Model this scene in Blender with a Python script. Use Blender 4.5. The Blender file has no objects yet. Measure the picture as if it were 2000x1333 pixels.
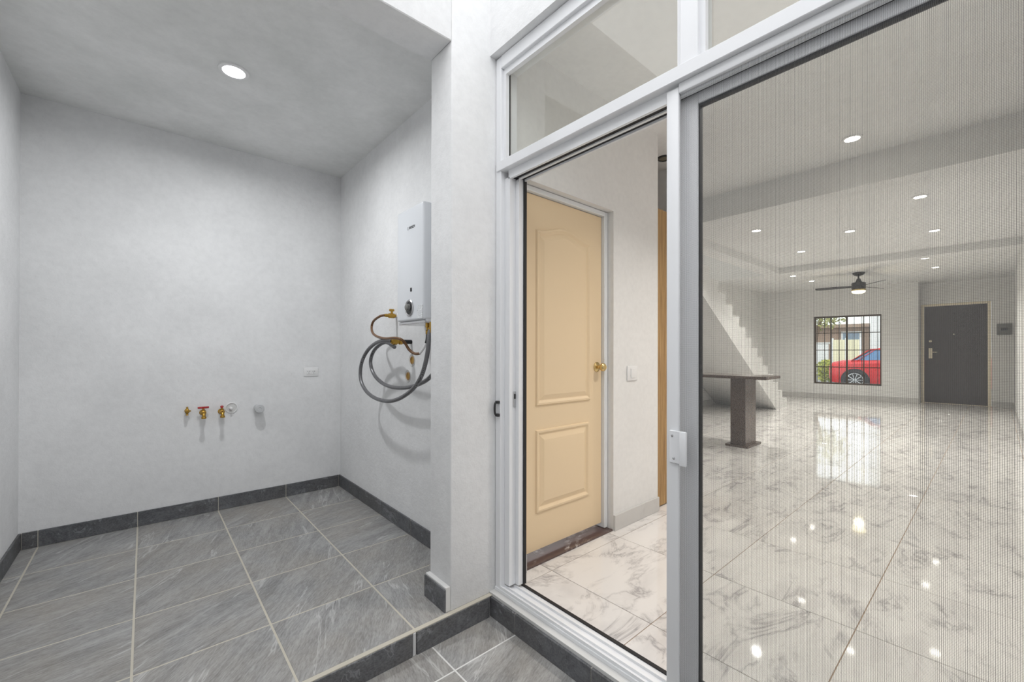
import bpy, bmesh, math, random
from mathutils import Matrix, Vector
random.seed(4)
SC = bpy.context.scene
COL = SC.collection
pi = math.pi

# ------------------------------------------------------------------ camera
YAW, PITCH, ROLL = math.radians(48.956), math.radians(0.207), math.radians(0.095)
FPX, CX, CY = 823.97, 1000.0, 684.94
CAM = Vector((0, 0, 1.2))
fw = Vector((math.cos(YAW) * math.cos(PITCH), math.sin(YAW) * math.cos(PITCH), math.sin(PITCH)))
r0 = Vector((math.sin(YAW), -math.cos(YAW), 0)); u0 = r0.cross(fw)
rt = r0 * math.cos(ROLL) + u0 * math.sin(ROLL); up = -r0 * math.sin(ROLL) + u0 * math.cos(ROLL)
cd = bpy.data.cameras.new('camera'); co = bpy.data.objects.new('camera', cd); COL.objects.link(co)
co.matrix_world = Matrix(((rt.x, up.x, -fw.x, CAM.x), (rt.y, up.y, -fw.y, CAM.y), (rt.z, up.z, -fw.z, CAM.z), (0, 0, 0, 1)))
cd.sensor_width = 36.0; cd.lens = FPX / 2000 * 36; cd.shift_y = (CY - 666.5) / 2000; cd.clip_start = 0.02
SC.camera = co

def ray(u, v):
    return rt * ((u - CX) / FPX) + up * (-(v - CY) / FPX) + fw
def at(u, v, axis, val):          # photo pixel -> the point where its line of sight meets the plane axis = val
    d = ray(u, v); return CAM + d * ((val - CAM[axis]) / d[axis])

# ------------------------------------------------------------------ sky and exposure
w = bpy.data.worlds.new('overcast_sky'); SC.world = w; w.use_nodes = True
bg = w.node_tree.nodes['Background']; bg.inputs[0].default_value = (0.985, 0.99, 1.0, 1); bg.inputs[1].default_value = 2.5
SC.view_settings.view_transform = 'Standard'; SC.view_settings.look = 'None'
SC.view_settings.exposure = 0.0; SC.view_settings.gamma = 1.0; SC.view_settings.use_curve_mapping = False
LAMP_W = 14.0                      # output of one living room downlight

# ------------------------------------------------------------------ materials
MATS = {}
class N:
    def __init__(s, name):
        s.m = bpy.data.materials.new(name); s.m.use_nodes = True; s.t = s.m.node_tree; s.t.nodes.clear()
        s.out = s.t.nodes.new('ShaderNodeOutputMaterial'); MATS[name] = s.m
    def n(s, kind, **kw):
        x = s.t.nodes.new('ShaderNode' + kind)
        for k, v in kw.items():
            if k.startswith('i_'):
                key = k[2:]; key = int(key) if key.isdigit() else key.replace('_', ' ')
                x.inputs[key].default_value = v
            else: setattr(x, k, v)
        return x
    def l(s, a, b): s.t.links.new(a, b)
    def ramp(s, src, stops):
        r = s.n('ValToRGB'); e = r.color_ramp.elements
        while len(e) < len(stops): e.new(0.5)
        for q, (p, c) in zip(e, stops): q.position = p; q.color = (*c, 1) if len(c) == 3 else c
        s.l(src, r.inputs[0]); return r.outputs[0]
    def math(s, op, a, b=None):
        x = s.n('Math', operation=op)
        for i, v in enumerate((a, b)):
            if v is None: continue
            if isinstance(v, (int, float)): x.inputs[i].default_value = v
            else: s.l(v, x.inputs[i])
        return x.outputs[0]
    def mix(s, f, a, b, mode='MIX'):
        x = s.n('MixRGB', blend_type=mode)
        for i, v in enumerate((f, a, b)):
            if isinstance(v, (int, float)): x.inputs[i].default_value = v
            elif isinstance(v, tuple): x.inputs[i].default_value = (*v, 1)
            else: s.l(v, x.inputs[i])
        return x.outputs[0]
    def coords(s, rot=(0, 0, 0), scale=(1, 1, 1), rnd=True, world=False):
        if world: src = s.n('NewGeometry').outputs['Position']
        else: src = s.n('TexCoord').outputs['Object']
        mp = s.n('Mapping'); mp.inputs['Rotation'].default_value = rot; mp.inputs['Scale'].default_value = scale
        s.l(src, mp.inputs[0])
        if not rnd: return mp.outputs[0]
        oi = s.n('ObjectInfo'); vm = s.n('VectorMath', operation='ADD'); s.l(mp.outputs[0], vm.inputs[0])
        cb = s.n('CombineXYZ'); s.l(s.math('MULTIPLY', oi.outputs['Random'], 37.0), cb.inputs[0]); s.l(s.math('MULTIPLY', oi.outputs['Random'], 91.0), cb.inputs[1])
        s.l(cb.outputs[0], vm.inputs[1]); return vm.outputs[0]
    def noise(s, vec, scale, detail=4, rough=0.5, dist=0.0):
        x = s.n('TexNoise'); x.inputs['Scale'].default_value = scale; x.inputs['Detail'].default_value = detail
        x.inputs['Roughness'].default_value = rough; x.inputs['Distortion'].default_value = dist
        s.l(vec, x.inputs['Vector']); return x.outputs[0]
    def bsdf(s, color, rough=0.5, metal=0.0, bump=None, bstr=0.2, bdist=0.002, **kw):
        b = s.n('BsdfPrincipled')
        if isinstance(color, tuple): b.inputs['Base Color'].default_value = (*color, 1)
        else: s.l(color, b.inputs['Base Color'])
        if isinstance(rough, (int, float)): b.inputs['Roughness'].default_value = rough
        else: s.l(rough, b.inputs['Roughness'])
        b.inputs['Metallic'].default_value = metal
        for k, v in kw.items(): b.inputs[k.replace('_', ' ')].default_value = v
        if bump is not None:
            bp = s.n('Bump', i_Strength=bstr, i_Distance=bdist); s.l(bump, bp.inputs['Height']); s.l(bp.outputs[0], b.inputs['Normal'])
        s.l(b.outputs[0], s.out.inputs[0]); return s.m

def plain(name, color, rough=0.5, metal=0.0, **kw): return N(name).bsdf(color, rough, metal, **kw)
def emit(name, color, strength):
    k = N(name); e = k.n('Emission'); e.inputs[0].default_value = (*color, 1); e.inputs[1].default_value = strength
    k.l(e.outputs[0], k.out.inputs[0]); return k.m

def plaster(name, lo, hi, bstr):
    k = N(name); P = k.coords(rnd=False, world=True)
    blot = k.noise(P, 2.2, 6, 0.62); fine = k.noise(P, 120, 4, 0.6); mid = k.noise(P, 26, 4, 0.6)
    c = k.ramp(blot, [(0.32, lo), (0.62, hi)])
    c = k.mix(0.10, c, k.ramp(mid, [(0.3, (0.45, 0.45, 0.46)), (0.6, (0.9, 0.9, 0.9))]), 'MULTIPLY')
    h = k.math('ADD', k.math('MULTIPLY', fine, 0.35), mid)
    return k.bsdf(c, 0.92, bump=h, bstr=bstr, bdist=0.004)
plaster('patio_plaster', (0.74, 0.745, 0.75), (0.82, 0.825, 0.83), 0.6)
plaster('alcove_ceiling_plaster', (0.72, 0.73, 0.72), (0.84, 0.845, 0.84), 0.3)
plaster('room_plaster', (0.79, 0.785, 0.775), (0.83, 0.825, 0.815), 0.10)
plain('cement', (0.62, 0.62, 0.61), 0.9)

def slate(name, dark, light, vein, brown):
    k = N(name)
    def grain(turn, sc):         # bedding direction differs from tile to tile
        oi = k.n('ObjectInfo'); vr = k.n('VectorRotate', rotation_type='Z_AXIS'); k.l(k.n('TexCoord').outputs['Object'], vr.inputs['Vector'])
        ang = k.math('ADD', k.math('MULTIPLY', k.math('FRACT', k.math('MULTIPLY', oi.outputs['Random'], 7.31)), 1.25), turn); k.l(ang, vr.inputs['Angle'])
        mp = k.n('Mapping'); mp.inputs['Scale'].default_value = sc; k.l(vr.outputs[0], mp.inputs[0])
        vm = k.n('VectorMath', operation='ADD'); k.l(mp.outputs[0], vm.inputs[0]); cb = k.n('CombineXYZ')
        k.l(k.math('MULTIPLY', oi.outputs['Random'], 37.0), cb.inputs[0]); k.l(k.math('MULTIPLY', oi.outputs['Random'], 91.0), cb.inputs[1]); k.l(cb.outputs[0], vm.inputs[1])
        return vm.outputs[0]
    V = grain(-1.35, (1.0, 5.0, 5.0)); V2 = grain(-1.55, (1.0, 7.0, 6.0)); V3 = k.coords()
    a = k.noise(V, 3.0, 9, 0.74, 0.7); b = k.noise(V2, 1.9, 4, 0.55, 0.8); g = k.noise(V, 30, 4, 0.75); pt = k.noise(V3, 2.2, 4, 0.6)
    c = k.ramp(a, [(0.32, dark), (0.68, light)])
    c = k.mix(k.ramp(pt, [(0.40, (0, 0, 0)), (0.66, (0.60,) * 3)]), c, brown)
    c = k.mix(k.ramp(g, [(0.42, (0, 0, 0)), (0.72, (0.26,) * 3)]), c, vein)
    c = k.mix(k.ramp(g, [(0.28, (0.55,) * 3), (0.44, (0, 0, 0))]), c, dark)
    c = k.mix(k.ramp(b, [(0.61, (0, 0, 0)), (0.64, (0.45,) * 3), (0.66, (0, 0, 0))]), c, vein)
    return k.bsdf(c, 0.55, bump=a, bstr=0.3, bdist=0.004)
slate('slate_tile', (0.15, 0.15, 0.15), (0.37, 0.37, 0.365), (0.66, 0.66, 0.66), (0.27, 0.245, 0.21))
slate('dark_slate_tile', (0.045, 0.047, 0.052), (0.15, 0.155, 0.165), (0.34, 0.35, 0.37), (0.085, 0.08, 0.075))
plain('pale_grout', (0.52, 0.49, 0.42), 0.9)
plain('white_grout', (0.66, 0.66, 0.65), 0.9)

def marble(name, base, vein, amt, rough, cloud=0.30):
    k = N(name); V = k.coords(rot=(0, 0, 0.7), scale=(1.0, 2.2, 1.0))
    wv = k.noise(V, 1.6, 7, 0.62, 1.4); cl = k.noise(V, 2.4, 5, 0.6, 0.4)
    line = k.math('ABSOLUTE', k.math('SUBTRACT', wv, 0.5))
    vn = k.ramp(line, [(0.0, (amt,) * 3), (0.012, (amt * 0.55,) * 3), (0.045, (0, 0, 0))])
    msk = k.ramp(cl, [(0.42, (0, 0, 0)), (0.62, (1, 1, 1))])
    c = k.mix(k.mix(1.0, vn, msk, 'MULTIPLY'), base, vein)
    c = k.mix(k.ramp(cl, [(0.45, (0, 0, 0)), (0.75, (cloud,) * 3)]), c, vein)
    return k.bsdf(c, rough)
marble('marble_tile', (0.77, 0.745, 0.725), (0.30, 0.28, 0.285), 0.8, 0.05)
marble('marble_skirting', (0.60, 0.59, 0.575), (0.42, 0.41, 0.41), 0.5, 0.2)
marble('brown_marble', (0.10, 0.065, 0.06), (0.75, 0.70, 0.68), 0.9, 0.15, 0.03)
marble('stair_marble', (0.80, 0.79, 0.775), (0.6, 0.59, 0.58), 0.4, 0.2)
plain('tan_grout', (0.38, 0.27, 0.19), 0.9)

plain('white_aluminium', (0.80, 0.81, 0.83), 0.32)
plain('white_plastic', (0.80, 0.80, 0.80), 0.35)
plain('heater_enamel', (0.76, 0.785, 0.82), 0.22)
plain('black_rubber', (0.012, 0.012, 0.014), 0.6)
plain('black_metal', (0.02, 0.02, 0.022), 0.4)
plain('steel', (0.62, 0.62, 0.63), 0.25, 1.0)
plain('brass', (0.46, 0.28, 0.06), 0.3, 1.0)
plain('antique_brass', (0.62, 0.47, 0.22), 0.25, 1.0)
plain('red_enamel', (0.40, 0.02, 0.025), 0.4)
plain('pvc_grey', (0.55, 0.56, 0.57), 0.5)
plain('orange_pipe', (0.50, 0.33, 0.17), 0.6)
plain('cream_paint', (0.82, 0.645, 0.425), 0.42)
plain('door_frame_paint', (0.78, 0.80, 0.82), 0.45)
plain('champagne', (0.75, 0.67, 0.52), 0.3, 0.6)
plain('panel_grey', (0.22, 0.22, 0.21), 0.5)
plain('fan_bronze', (0.045, 0.042, 0.038), 0.4, 0.5)
plain('window_bronze', (0.05, 0.03, 0.010), 0.45, 0.2)
plain('asphalt', (0.24, 0.24, 0.25), 0.9)
plain('car_red', (0.62, 0.018, 0.022), 0.22)
plain('car_glass', (0.10, 0.22, 0.42), 0.08)  # blue of the reflected sky is put into the glass colour
plain('car_alloy', (0.62, 0.64, 0.66), 0.3, 0.7)
plain('cream_wall', (0.80, 0.74, 0.52), 0.8)
plain('house_white', (0.82, 0.82, 0.82), 0.85)
plain('house_brown', (0.34, 0.24, 0.18), 0.85)
plain('house_glass', (0.18, 0.25, 0.33), 0.1)
plain('bark', (0.20, 0.13, 0.08), 0.9)
plain('print_black', (0.03, 0.03, 0.035), 0.5)
emit('lamp_lens', (1.0, 0.93, 0.82), 26.0)
emit('cool_lamp_lens', (0.97, 0.99, 1.0), 22.0)
emit('fan_lamp_lens', (1.0, 0.80, 0.42), 6.0)
plain('lens_off', (0.20, 0.17, 0.12), 0.25)

def leafmat(name, a, b):
    k = N(name); oi = k.coords(rnd=False, world=True); return k.bsdf(k.ramp(k.noise(oi, 9, 3), [(0.35, a), (0.65, b)]), 0.7)
leafmat('tree_leaf', (0.16, 0.20, 0.05), (0.42, 0.40, 0.14)); leafmat('bush_leaf', (0.14, 0.22, 0.03), (0.50, 0.48, 0.08))

k = N('granite'); V = k.coords(rnd=False)
sp = k.noise(V, 150, 3, 0.7)
k.bsdf(k.ramp(sp, [(0.36, (0.035, 0.025, 0.02)), (0.5, (0.115, 0.08, 0.065)), (0.62, (0.20, 0.15, 0.125)), (0.72, (0.36, 0.31, 0.28))]), 0.16)
k = N('wenge_wood'); V = k.coords(rnd=False, scale=(1, 2.0, 16)); sp = k.noise(V, 9, 6, 0.7); s2 = k.noise(k.coords(rnd=False), 130, 2, 0.7)
k.bsdf(k.mix(0.55, k.ramp(sp, [(0.3, (0.045, 0.040, 0.040)), (0.7, (0.10, 0.09, 0.09))]), k.ramp(s2, [(0.4, (0.02, 0.018, 0.018)), (0.66, (0.22, 0.20, 0.20))])), 0.35)
k = N('oak_wood'); V = k.coords(rnd=False, scale=(26, 26, 1.3)); sp = k.noise(V, 2.2, 7, 0.68, 0.3)
k.bsdf(k.ramp(sp, [(0.28, (0.20, 0.105, 0.03)), (0.5, (0.36, 0.21, 0.075)), (0.7, (0.50, 0.32, 0.13))]), 0.5)
k = N('braid'); V = k.coords(rnd=False); wv = k.n('TexWave', bands_direction='DIAGONAL'); wv.inputs['Scale'].default_value = 150; wv.inputs['Distortion'].default_value = 1.0
k.l(V, wv.inputs['Vector']); k.bsdf(k.ramp(wv.outputs[1], [(0.2, (0.10, 0.10, 0.105)), (0.8, (0.30, 0.30, 0.31))]), 0.38, 0.75)
k = N('brown_hose'); k.bsdf((0.15, 0.07, 0.025), 0.4)
k = N('sticker'); V = k.coords(rnd=False, scale=(1, 60, 260)); k.bsdf(k.ramp(k.noise(V, 1.6, 1), [(0.40, (0.35, 0.36, 0.38)), (0.47, (0.78, 0.80, 0.82))]), 0.5)

def glassmat(name, tint, refl):
    k = N(name); tr = k.n('BsdfTransparent'); tr.inputs[0].default_value = (*tint, 1)
    gl = k.n('BsdfGlossy'); gl.inputs['Roughness'].default_value = 0.0; gl.inputs[0].default_value = (1, 1, 1, 1)
    lw = k.n('LayerWeight'); lw.inputs[0].default_value = 0.5
    f = k.math('ADD', k.math('MULTIPLY', k.math('POWER', lw.outputs['Facing'], 5.0), 1 - refl), refl)
    mx = k.n('MixShader'); k.l(f, mx.inputs[0]); k.l(tr.outputs[0], mx.inputs[1]); k.l(gl.outputs[0], mx.inputs[2]); k.l(mx.outputs[0], k.out.inputs[0])
glassmat('clear_glass', (0.97, 0.985, 0.975), 0.04)
# insect mesh: fine woven wires with open gaps between them
k = N('insect_mesh'); tc = k.n('TexCoord'); sx = k.n('SeparateXYZ'); k.l(tc.outputs['Object'], sx.inputs[0])
def wire(sock, pitch, duty): return k.math('LESS_THAN', k.math('FRACT', k.math('ADD', k.math('DIVIDE', sock, pitch), 500.0)), duty)
f = k.math('MAXIMUM', wire(sx.outputs[1], 0.0034, 0.15), wire(sx.outputs[2], 0.0034, 0.09))
tr = k.n('BsdfTransparent'); df = k.n('BsdfDiffuse'); df.inputs[0].default_value = (0.13, 0.13, 0.135, 1)
mx = k.n('MixShader'); k.l(f, mx.inputs[0]); k.l(tr.outputs[0], mx.inputs[1]); k.l(df.outputs[0], mx.inputs[2]); k.l(mx.outputs[0], k.out.inputs[0])

# ------------------------------------------------------------------ mesh helpers
WL = {}                            # world location of every object (nothing with children is rotated)
def tag(o, label=None, cat=None, group=None, kind=None):
    for a, b in (('label', label), ('category', cat), ('group', group), ('kind', kind)):
        if b: o[a] = b
    return o
def empty(name, loc, label=None, cat=None, group=None, kind=None, parent=None):
    o = bpy.data.objects.new(name, None); COL.objects.link(o); loc = Vector(loc); o.empty_display_size = 0.1
    o.location = loc - (WL[parent.name] if parent else Vector()); o.parent = parent; WL[o.name] = loc
    return tag(o, label, cat, group, kind)
def link(name, me, loc, parent=None):
    o = bpy.data.objects.new(name, me); COL.objects.link(o); loc = Vector(loc)
    o.location = loc - (WL[parent.name] if parent else Vector()); o.parent = parent; WL[o.name] = loc
    return o
def setmat(me, mat): me.materials.append(MATS[mat])
def from_bm(name, bm, mat, parent=None, smooth=False, angle=35, loc=None):
    me = bpy.data.meshes.new(name); vs = [v.co for v in bm.verts]
    if loc is None: loc = Vector([(min(v[i] for v in vs) + max(v[i] for v in vs)) / 2 for i in range(3)])
    bmesh.ops.translate(bm, verts=bm.verts, vec=-Vector(loc)); bmesh.ops.recalc_face_normals(bm, faces=bm.faces)
    if smooth:
        for f in bm.faces: f.smooth = True
        for e in bm.edges:
            if len(e.link_faces) == 2 and e.calc_face_angle(0) > math.radians(angle): e.smooth = False
    bm.to_mesh(me); bm.free(); setmat(me, mat)
    return link(name, me, loc, parent)
CACHE = {}
def bx(bm, x0, x1, y0, y1, z0, z1, bev=0.0, seg=1):
    r = bmesh.ops.create_cube(bm, size=1.0); vs = r['verts']
    for v in vs: v.co = Vector(((x0 + x1) / 2 + v.co.x * (x1 - x0), (y0 + y1) / 2 + v.co.y * (y1 - y0), (z0 + z1) / 2 + v.co.z * (z1 - z0)))
    if bev: bmesh.ops.bevel(bm, geom=list({e for v in vs for e in v.link_edges}), offset=bev, segments=seg, affect='EDGES', profile=0.5)
def box(name, x0, x1, y0, y1, z0, z1, mat, parent=None, bev=0.0, seg=1):
    key = (round(x1 - x0, 4), round(y1 - y0, 4), round(z1 - z0, 4), mat, bev, seg)
    c = ((x0 + x1) / 2, (y0 + y1) / 2, (z0 + z1) / 2)
    if key not in CACHE:
        bm = bmesh.new(); h = [key[i] / 2 for i in range(3)]; bx(bm, -h[0], h[0], -h[1], h[1], -h[2], h[2], bev, seg)
        me = bpy.data.meshes.new(name); bmesh.ops.recalc_face_normals(bm, faces=bm.faces)
        if seg > 1:
            for f in bm.faces: f.smooth = True
            for e in bm.edges:
                if len(e.link_faces) == 2 and e.calc_face_angle(0) > 0.9: e.smooth = False
        bm.to_mesh(me); bm.free(); setmat(me, mat); CACHE[key] = me
    return link(name, CACHE[key], c, parent)
def boxes(name, lst, mat, parent=None, bev=0.0):
    bm = bmesh.new()
    for b in lst: bx(bm, *b, bev)
    return from_bm(name, bm, mat, parent)
AX = {'x': Vector((1, 0, 0)), 'y': Vector((0, 1, 0)), 'z': Vector((0, 0, 1))}
def lathe_bm(bm, prof, c, axis, seg=24, cap=True):
    a = Vector(axis).normalized(); b = a.orthogonal().normalized(); d = a.cross(b); rings = []
    for r, h in prof:
        rings.append([bm.verts.new(Vector(c) + a * h + (b * math.cos(2 * pi * i / seg) + d * math.sin(2 * pi * i / seg)) * max(r, 1e-4)) for i in range(seg)])
    for p, q in zip(rings, rings[1:]):
        for i in range(seg): bm.faces.new((p[i], p[(i + 1) % seg], q[(i + 1) % seg], q[i]))
    if cap: bm.faces.new(rings[0][::-1]); bm.faces.new(rings[-1])
def lathe(name, prof, c, axis, mat, parent=None, seg=24, cap=True):
    bm = bmesh.new(); lathe_bm(bm, prof, c, axis, seg, cap); return from_bm(name, bm, mat, parent, True, 40)
def crom(pts, n=8):
    P = [Vector(p) for p in pts]; P = [2 * P[0] - P[1]] + P + [2 * P[-1] - P[-2]]; out = []
    for i in range(1, len(P) - 2):
        a, b, c, d = P[i - 1:i + 3]
        for k in range(n):
            t = k / n; out.append(0.5 * ((2 * b) + (c - a) * t + (2 * a - 5 * b + 4 * c - d) * t * t + (3 * b - a - 3 * c + d) * t ** 3))
    return out + [P[-2]]
def tube_bm(bm, path, r, seg=10):
    rings = []; t0 = (path[1] - path[0]).normalized(); nrm = t0.orthogonal().normalized()
    for i, p in enumerate(path):
        t = (path[min(i + 1, len(path) - 1)] - path[max(i - 1, 0)]).normalized()
        nrm = (nrm - t * nrm.dot(t)).normalized(); bn = t.cross(nrm)
        rings.append([bm.verts.new(p + (nrm * math.cos(2 * pi * k / seg) + bn * math.sin(2 * pi * k / seg)) * r) for k in range(seg)])
    for p, q in zip(rings, rings[1:]):
        for i in range(seg): bm.faces.new((p[i], p[(i + 1) % seg], q[(i + 1) % seg], q[i]))
    bm.faces.new(rings[0][::-1]); bm.faces.new(rings[-1])
def tube(name, pts, r, mat, parent=None, seg=10, n=8):
    bm = bmesh.new(); tube_bm(bm, crom(pts, n), r, seg); return from_bm(name, bm, mat, parent, True, 50)
def struct(o, label, cat): return tag(o, label, cat, kind='structure')

# ------------------------------------------------------------------ levels of the place (metres, camera over X=0 Y=0)
ZA, ZP = -0.02, -0.122            # laundry alcove floor, patio floor (room floor is 0)
XL, XH, XW = -0.58, 1.346, 1.32   # left wall, heater wall, patio face of the sliding door wall
YB, YS = 3.93, 1.67               # alcove back wall, step edge
PF, PB, PX = 1.69, 1.88, 1.09     # pier front, pier back, pier side
TOP = 3.3
ZC, ZR = 2.787, 2.86              # alcove ceiling, room ceiling
XI = 1.47                         # room face of the sliding door wall
YD, YR, YL = 1.69, -0.25, 4.30    # wall with cream door, right wall, left wall
XF = 14.2                         # front wall at the entrance door

# ------------------------------------------------------------------ patio and alcove shell
struct(box('wall_back', XL - .15, 1.47, YB, YB + .15, -.3, 3.0, 'patio_plaster'), 'white plastered back wall of the laundry alcove with the taps', 'wall')
struct(box('wall_left', XL - .15, XL, -2.25, YB + .15, -.3, TOP, 'patio_plaster'), 'plain white plastered side wall beside the grey slate floor', 'wall')
struct(box('wall_right', XH, XI, PB, YB, -.3, 3.0, 'patio_plaster'), 'white plastered alcove wall carrying the water heater', 'wall')
struct(box('pier', PX, XI, PF, PB, -.3, TOP, 'patio_plaster', bev=0.006, seg=2), 'white plastered pier between laundry alcove and sliding door', 'pier')
struct(box('beam', XL, PX, PF, PB, 2.672, TOP, 'patio_plaster', bev=0.004), 'white plastered beam over the opening of the laundry alcove', 'beam')
struct(box('ceiling_alcove', XL, XH, PB, YB, ZC, 3.0, 'alcove_ceiling_plaster'), 'stained white ceiling of the laundry alcove with one downlight', 'ceiling')
struct(boxes('wall_front', [(XW, XI, -2.25, PF, 2.705, TOP), (XW, XI, -2.25, YR, -.3, 2.705)], 'patio_plaster'), 'white plastered wall above the sliding door transom', 'wall')
struct(box('wall_patio_end', XL, XW, -2.4, -2.25, -.3, TOP, 'patio_plaster'), 'white plastered end wall of the small patio', 'wall')
struct(box('door_curb', XW, XI, YR, PF, -.3, -0.012, 'cement'), 'pale cement curb under the sliding door sill', 'curb')

def tiles(parent, xs, ys, ztop, mat, th=0.012, g=0.0025, bev=0.0012, skip=None):
    for x0, x1 in zip(xs, xs[1:]):
        for y0, y1 in zip(ys, ys[1:]):
            if skip and skip(x0, x1, y0, y1): continue
            box('tile', x0 + g, x1 - g, y0 + g, y1 - g, ztop - th, ztop, mat, parent, bev)
fa = struct(box('floor_alcove', XL, XH, YS + .012, YB, -.3, ZA - .0012, 'pale_grout'), 'raised grey slate tiled floor of the laundry alcove', 'floor')
tiles(fa, [XL, -.497, -.033, .430, .899, XH], [YS + .014, 2.133, 2.585, 3.036, 3.481, YB], ZA, 'slate_tile', g=0.0042)
fp = struct(box('floor_patio', XL, XW, -2.25, YS, -.3, ZP - .0012, 'white_grout'), 'grey slate tiled patio floor one step below the alcove', 'floor')
tiles(fp, [XL, -.392, .064, .520, .976, XW], [-2.25, -2.12, -1.67, -1.22, -.77, -.32, .13, .58, 1.03, 1.478, YS], ZP, 'slate_tile', g=0.0035)

def skirt(name, label, along, a_list, face, thick, z0, z1, mat, grout, g=0.002):
    # along 'x': runs in X, face is its Y on the wall side and thick is signed towards the room
    lo, hi = a_list[0], a_list[-1]; f0, f1 = sorted((face, face + thick * 0.82)); t0, t1 = sorted((face, face + thick))
    if along == 'x': p = box(name, lo, hi, f0, f1, z0, z1 - .001, grout)
    else: p = box(name, f0, f1, lo, hi, z0, z1 - .001, grout)
    struct(p, label, 'baseboard')
    for a, b in zip(a_list, a_list[1:]):
        if along == 'x': box('tile', a + g, b - g, t0, t1, z0 + .001, z1, mat, p, .0012)
        else: box('tile', t0, t1, a + g, b - g, z0 + .001, z1, mat, p, .0012)
    return p
skirt('baseboard_back', 'dark slate skirting tiles along the back wall under the taps', 'x', [XL + .014, -.497, -.033, .430, .899, XH - .014], YB, -.012, ZA, .082, 'dark_slate_tile', 'pale_grout')
skirt('baseboard_left', 'dark slate skirting tiles along the plain side wall', 'y', [YS + .02, 2.133, 2.585, 3.036, 3.481, YB], XL, .012, ZA, .082, 'dark_slate_tile', 'pale_grout')
skirt('baseboard_right', 'dark slate skirting tiles under the water heater wall', 'y', [PB, 2.11, 2.561, 2.756, 3.008, 3.25, 3.455, 3.66, YB], XH, -.012, ZA, .082, 'dark_slate_tile', 'pale_grout')
ps = struct(box('baseboard_pier', 1.066, PX, YS + .022, PB, ZA, .094, 'white_grout', bev=.002), 'short dark slate skirting tile on the side of the pier', 'baseboard')
box('tile', 1.058, 1.066, YS + .022, PB, ZA, .085, 'dark_slate_tile', ps, .001)
st = struct(box('step_riser', XL, XW, YS, YS + .012, ZP - .003, ZA - .004, 'white_grout'), 'dark slate riser tiles of the step up to the alcove', 'step')
for a, b in ((XL, -.04), (-.04, .425), (.425, .879), (.898, 1.302)): box('tile', a + .002, b - .002, YS - .011, YS, ZP, ZA - .003, 'dark_slate_tile', st, .001)
box('edge_strip', .881, .896, YS - .009, YS, ZP, ZA - .003, 'pvc_grey', st, .002)
bm = bmesh.new(); bx(bm, XL, XW, YS - .006, YS + .014, ZA - .004, ZA + .001, .001); from_bm('step_nosing', bm, 'pale_grout', st)
skirt('baseboard_sill', 'dark slate tiles facing the curb below the sliding door', 'y', [YR, .135, .585, 1.035, 1.482, YS], XW, -.012, ZP, -.026, 'dark_slate_tile', 'pale_grout', .0012)

# ------------------------------------------------------------------ room shell
fl = struct(boxes('floor', [(XI, 13.5, YR, YL, -.25, -.003), (13.5, XF + .1, YR, 1.22, -.25, -.003)], 'tan_grout'), 'glossy white marble tiled floor of the long living room', 'floor')
xs = [XI, 1.690]
while xs[-1] + .634 < XF - .1: xs.append(xs[-1] + .634)
xs.append(XF)
tiles(fl, xs, [YR, -.199, .403, 1.004, 1.605, 2.206, 2.807, 3.408, 4.009, YL], 0.0, 'marble_tile', g=.0018, bev=.0008, skip=lambda a, b, c, d: b > 13.75 and c > 1.1)
struct(boxes('ceiling', [(XI, 5.4, YR, YL, ZR, ZR + .15), (5.4, 9.4, YR, 3.05, ZR, ZR + .15), (9.4, XF + .2, YR, YL, ZR, ZR + .15)], 'room_plaster'), 'white living room ceiling with round downlights', 'ceiling')
struct(box('ceiling_beam', 4.55, 4.78, YR, 4.0, 2.605, ZR, 'room_plaster'), 'deep white ceiling beam nearest the sliding door', 'beam')
struct(box('ceiling_beam', 9.4, 9.62, YR, YL, 2.745, ZR, 'room_plaster'), 'shallow white ceiling beam in front of the fan', 'beam')
struct(box('ceiling_beam', 4.78, 9.4, 2.80, 3.05, 2.745, ZR, 'room_plaster'), 'white edge beam along the stairwell opening', 'beam')
struct(boxes('wall_stairwell', [(5.25, 5.4, 3.05, YL, ZR, 5.3), (9.4, 9.55, 3.05, YL, ZR + .15, 5.3), (5.4, 9.4, 2.9, 3.05, ZR + .15, 5.3), (5.25, 9.55, 2.9, YL, 5.3, 5.4)], 'room_plaster'), 'white upper walls around the stairwell opening', 'wall')
struct(box('wall_room_left', 3.56, 13.9, YL, YL + .15, -.25, 5.4, 'room_plaster'), 'white living room wall behind the staircase', 'wall')
struct(box('wall_room_right', XI, XF + .2, YR - .15, YR, -.25, 3.0, 'room_plaster'), 'long white living room wall beside the fuse box', 'wall')
struct(boxes('wall_door', [(XI, 1.57, YD, YD + .14, -.1, ZR), (2.375, 2.94, YD, YD + .14, -.1, ZR), (1.57, 2.375, YD, YD + .14, 2.15, ZR), (2.80, 2.94, YD + .14, 2.40, -.1, ZR)], 'room_plaster'), 'white wall around the cream door', 'wall')
struct(boxes('wall_niche', [(2.8, 3.67, 2.40, 2.5, -.1, ZR), (3.56, 3.67, 1.80, 2.40, -.1, ZR), (3.56, 3.67, 2.5, YL, -.1, ZR)], 'room_plaster'), 'white walls around the niche of the wooden cabinet', 'wall')
def skirt_m(name, label, *a): return skirt(name, label, *a, 'marble_skirting', 'white_grout', .0008)
skirt_m('baseboard_door', 'pale marble skirting at the foot of the wall with the light switch', 'x', [2.375, 2.94], YD, -.015, 0, .105)
skirt_m('baseboard_corner', 'short pale marble skirting between sliding door and cream door', 'x', [XI + .002, 1.57], YD, -.015, 0, .10)
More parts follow.
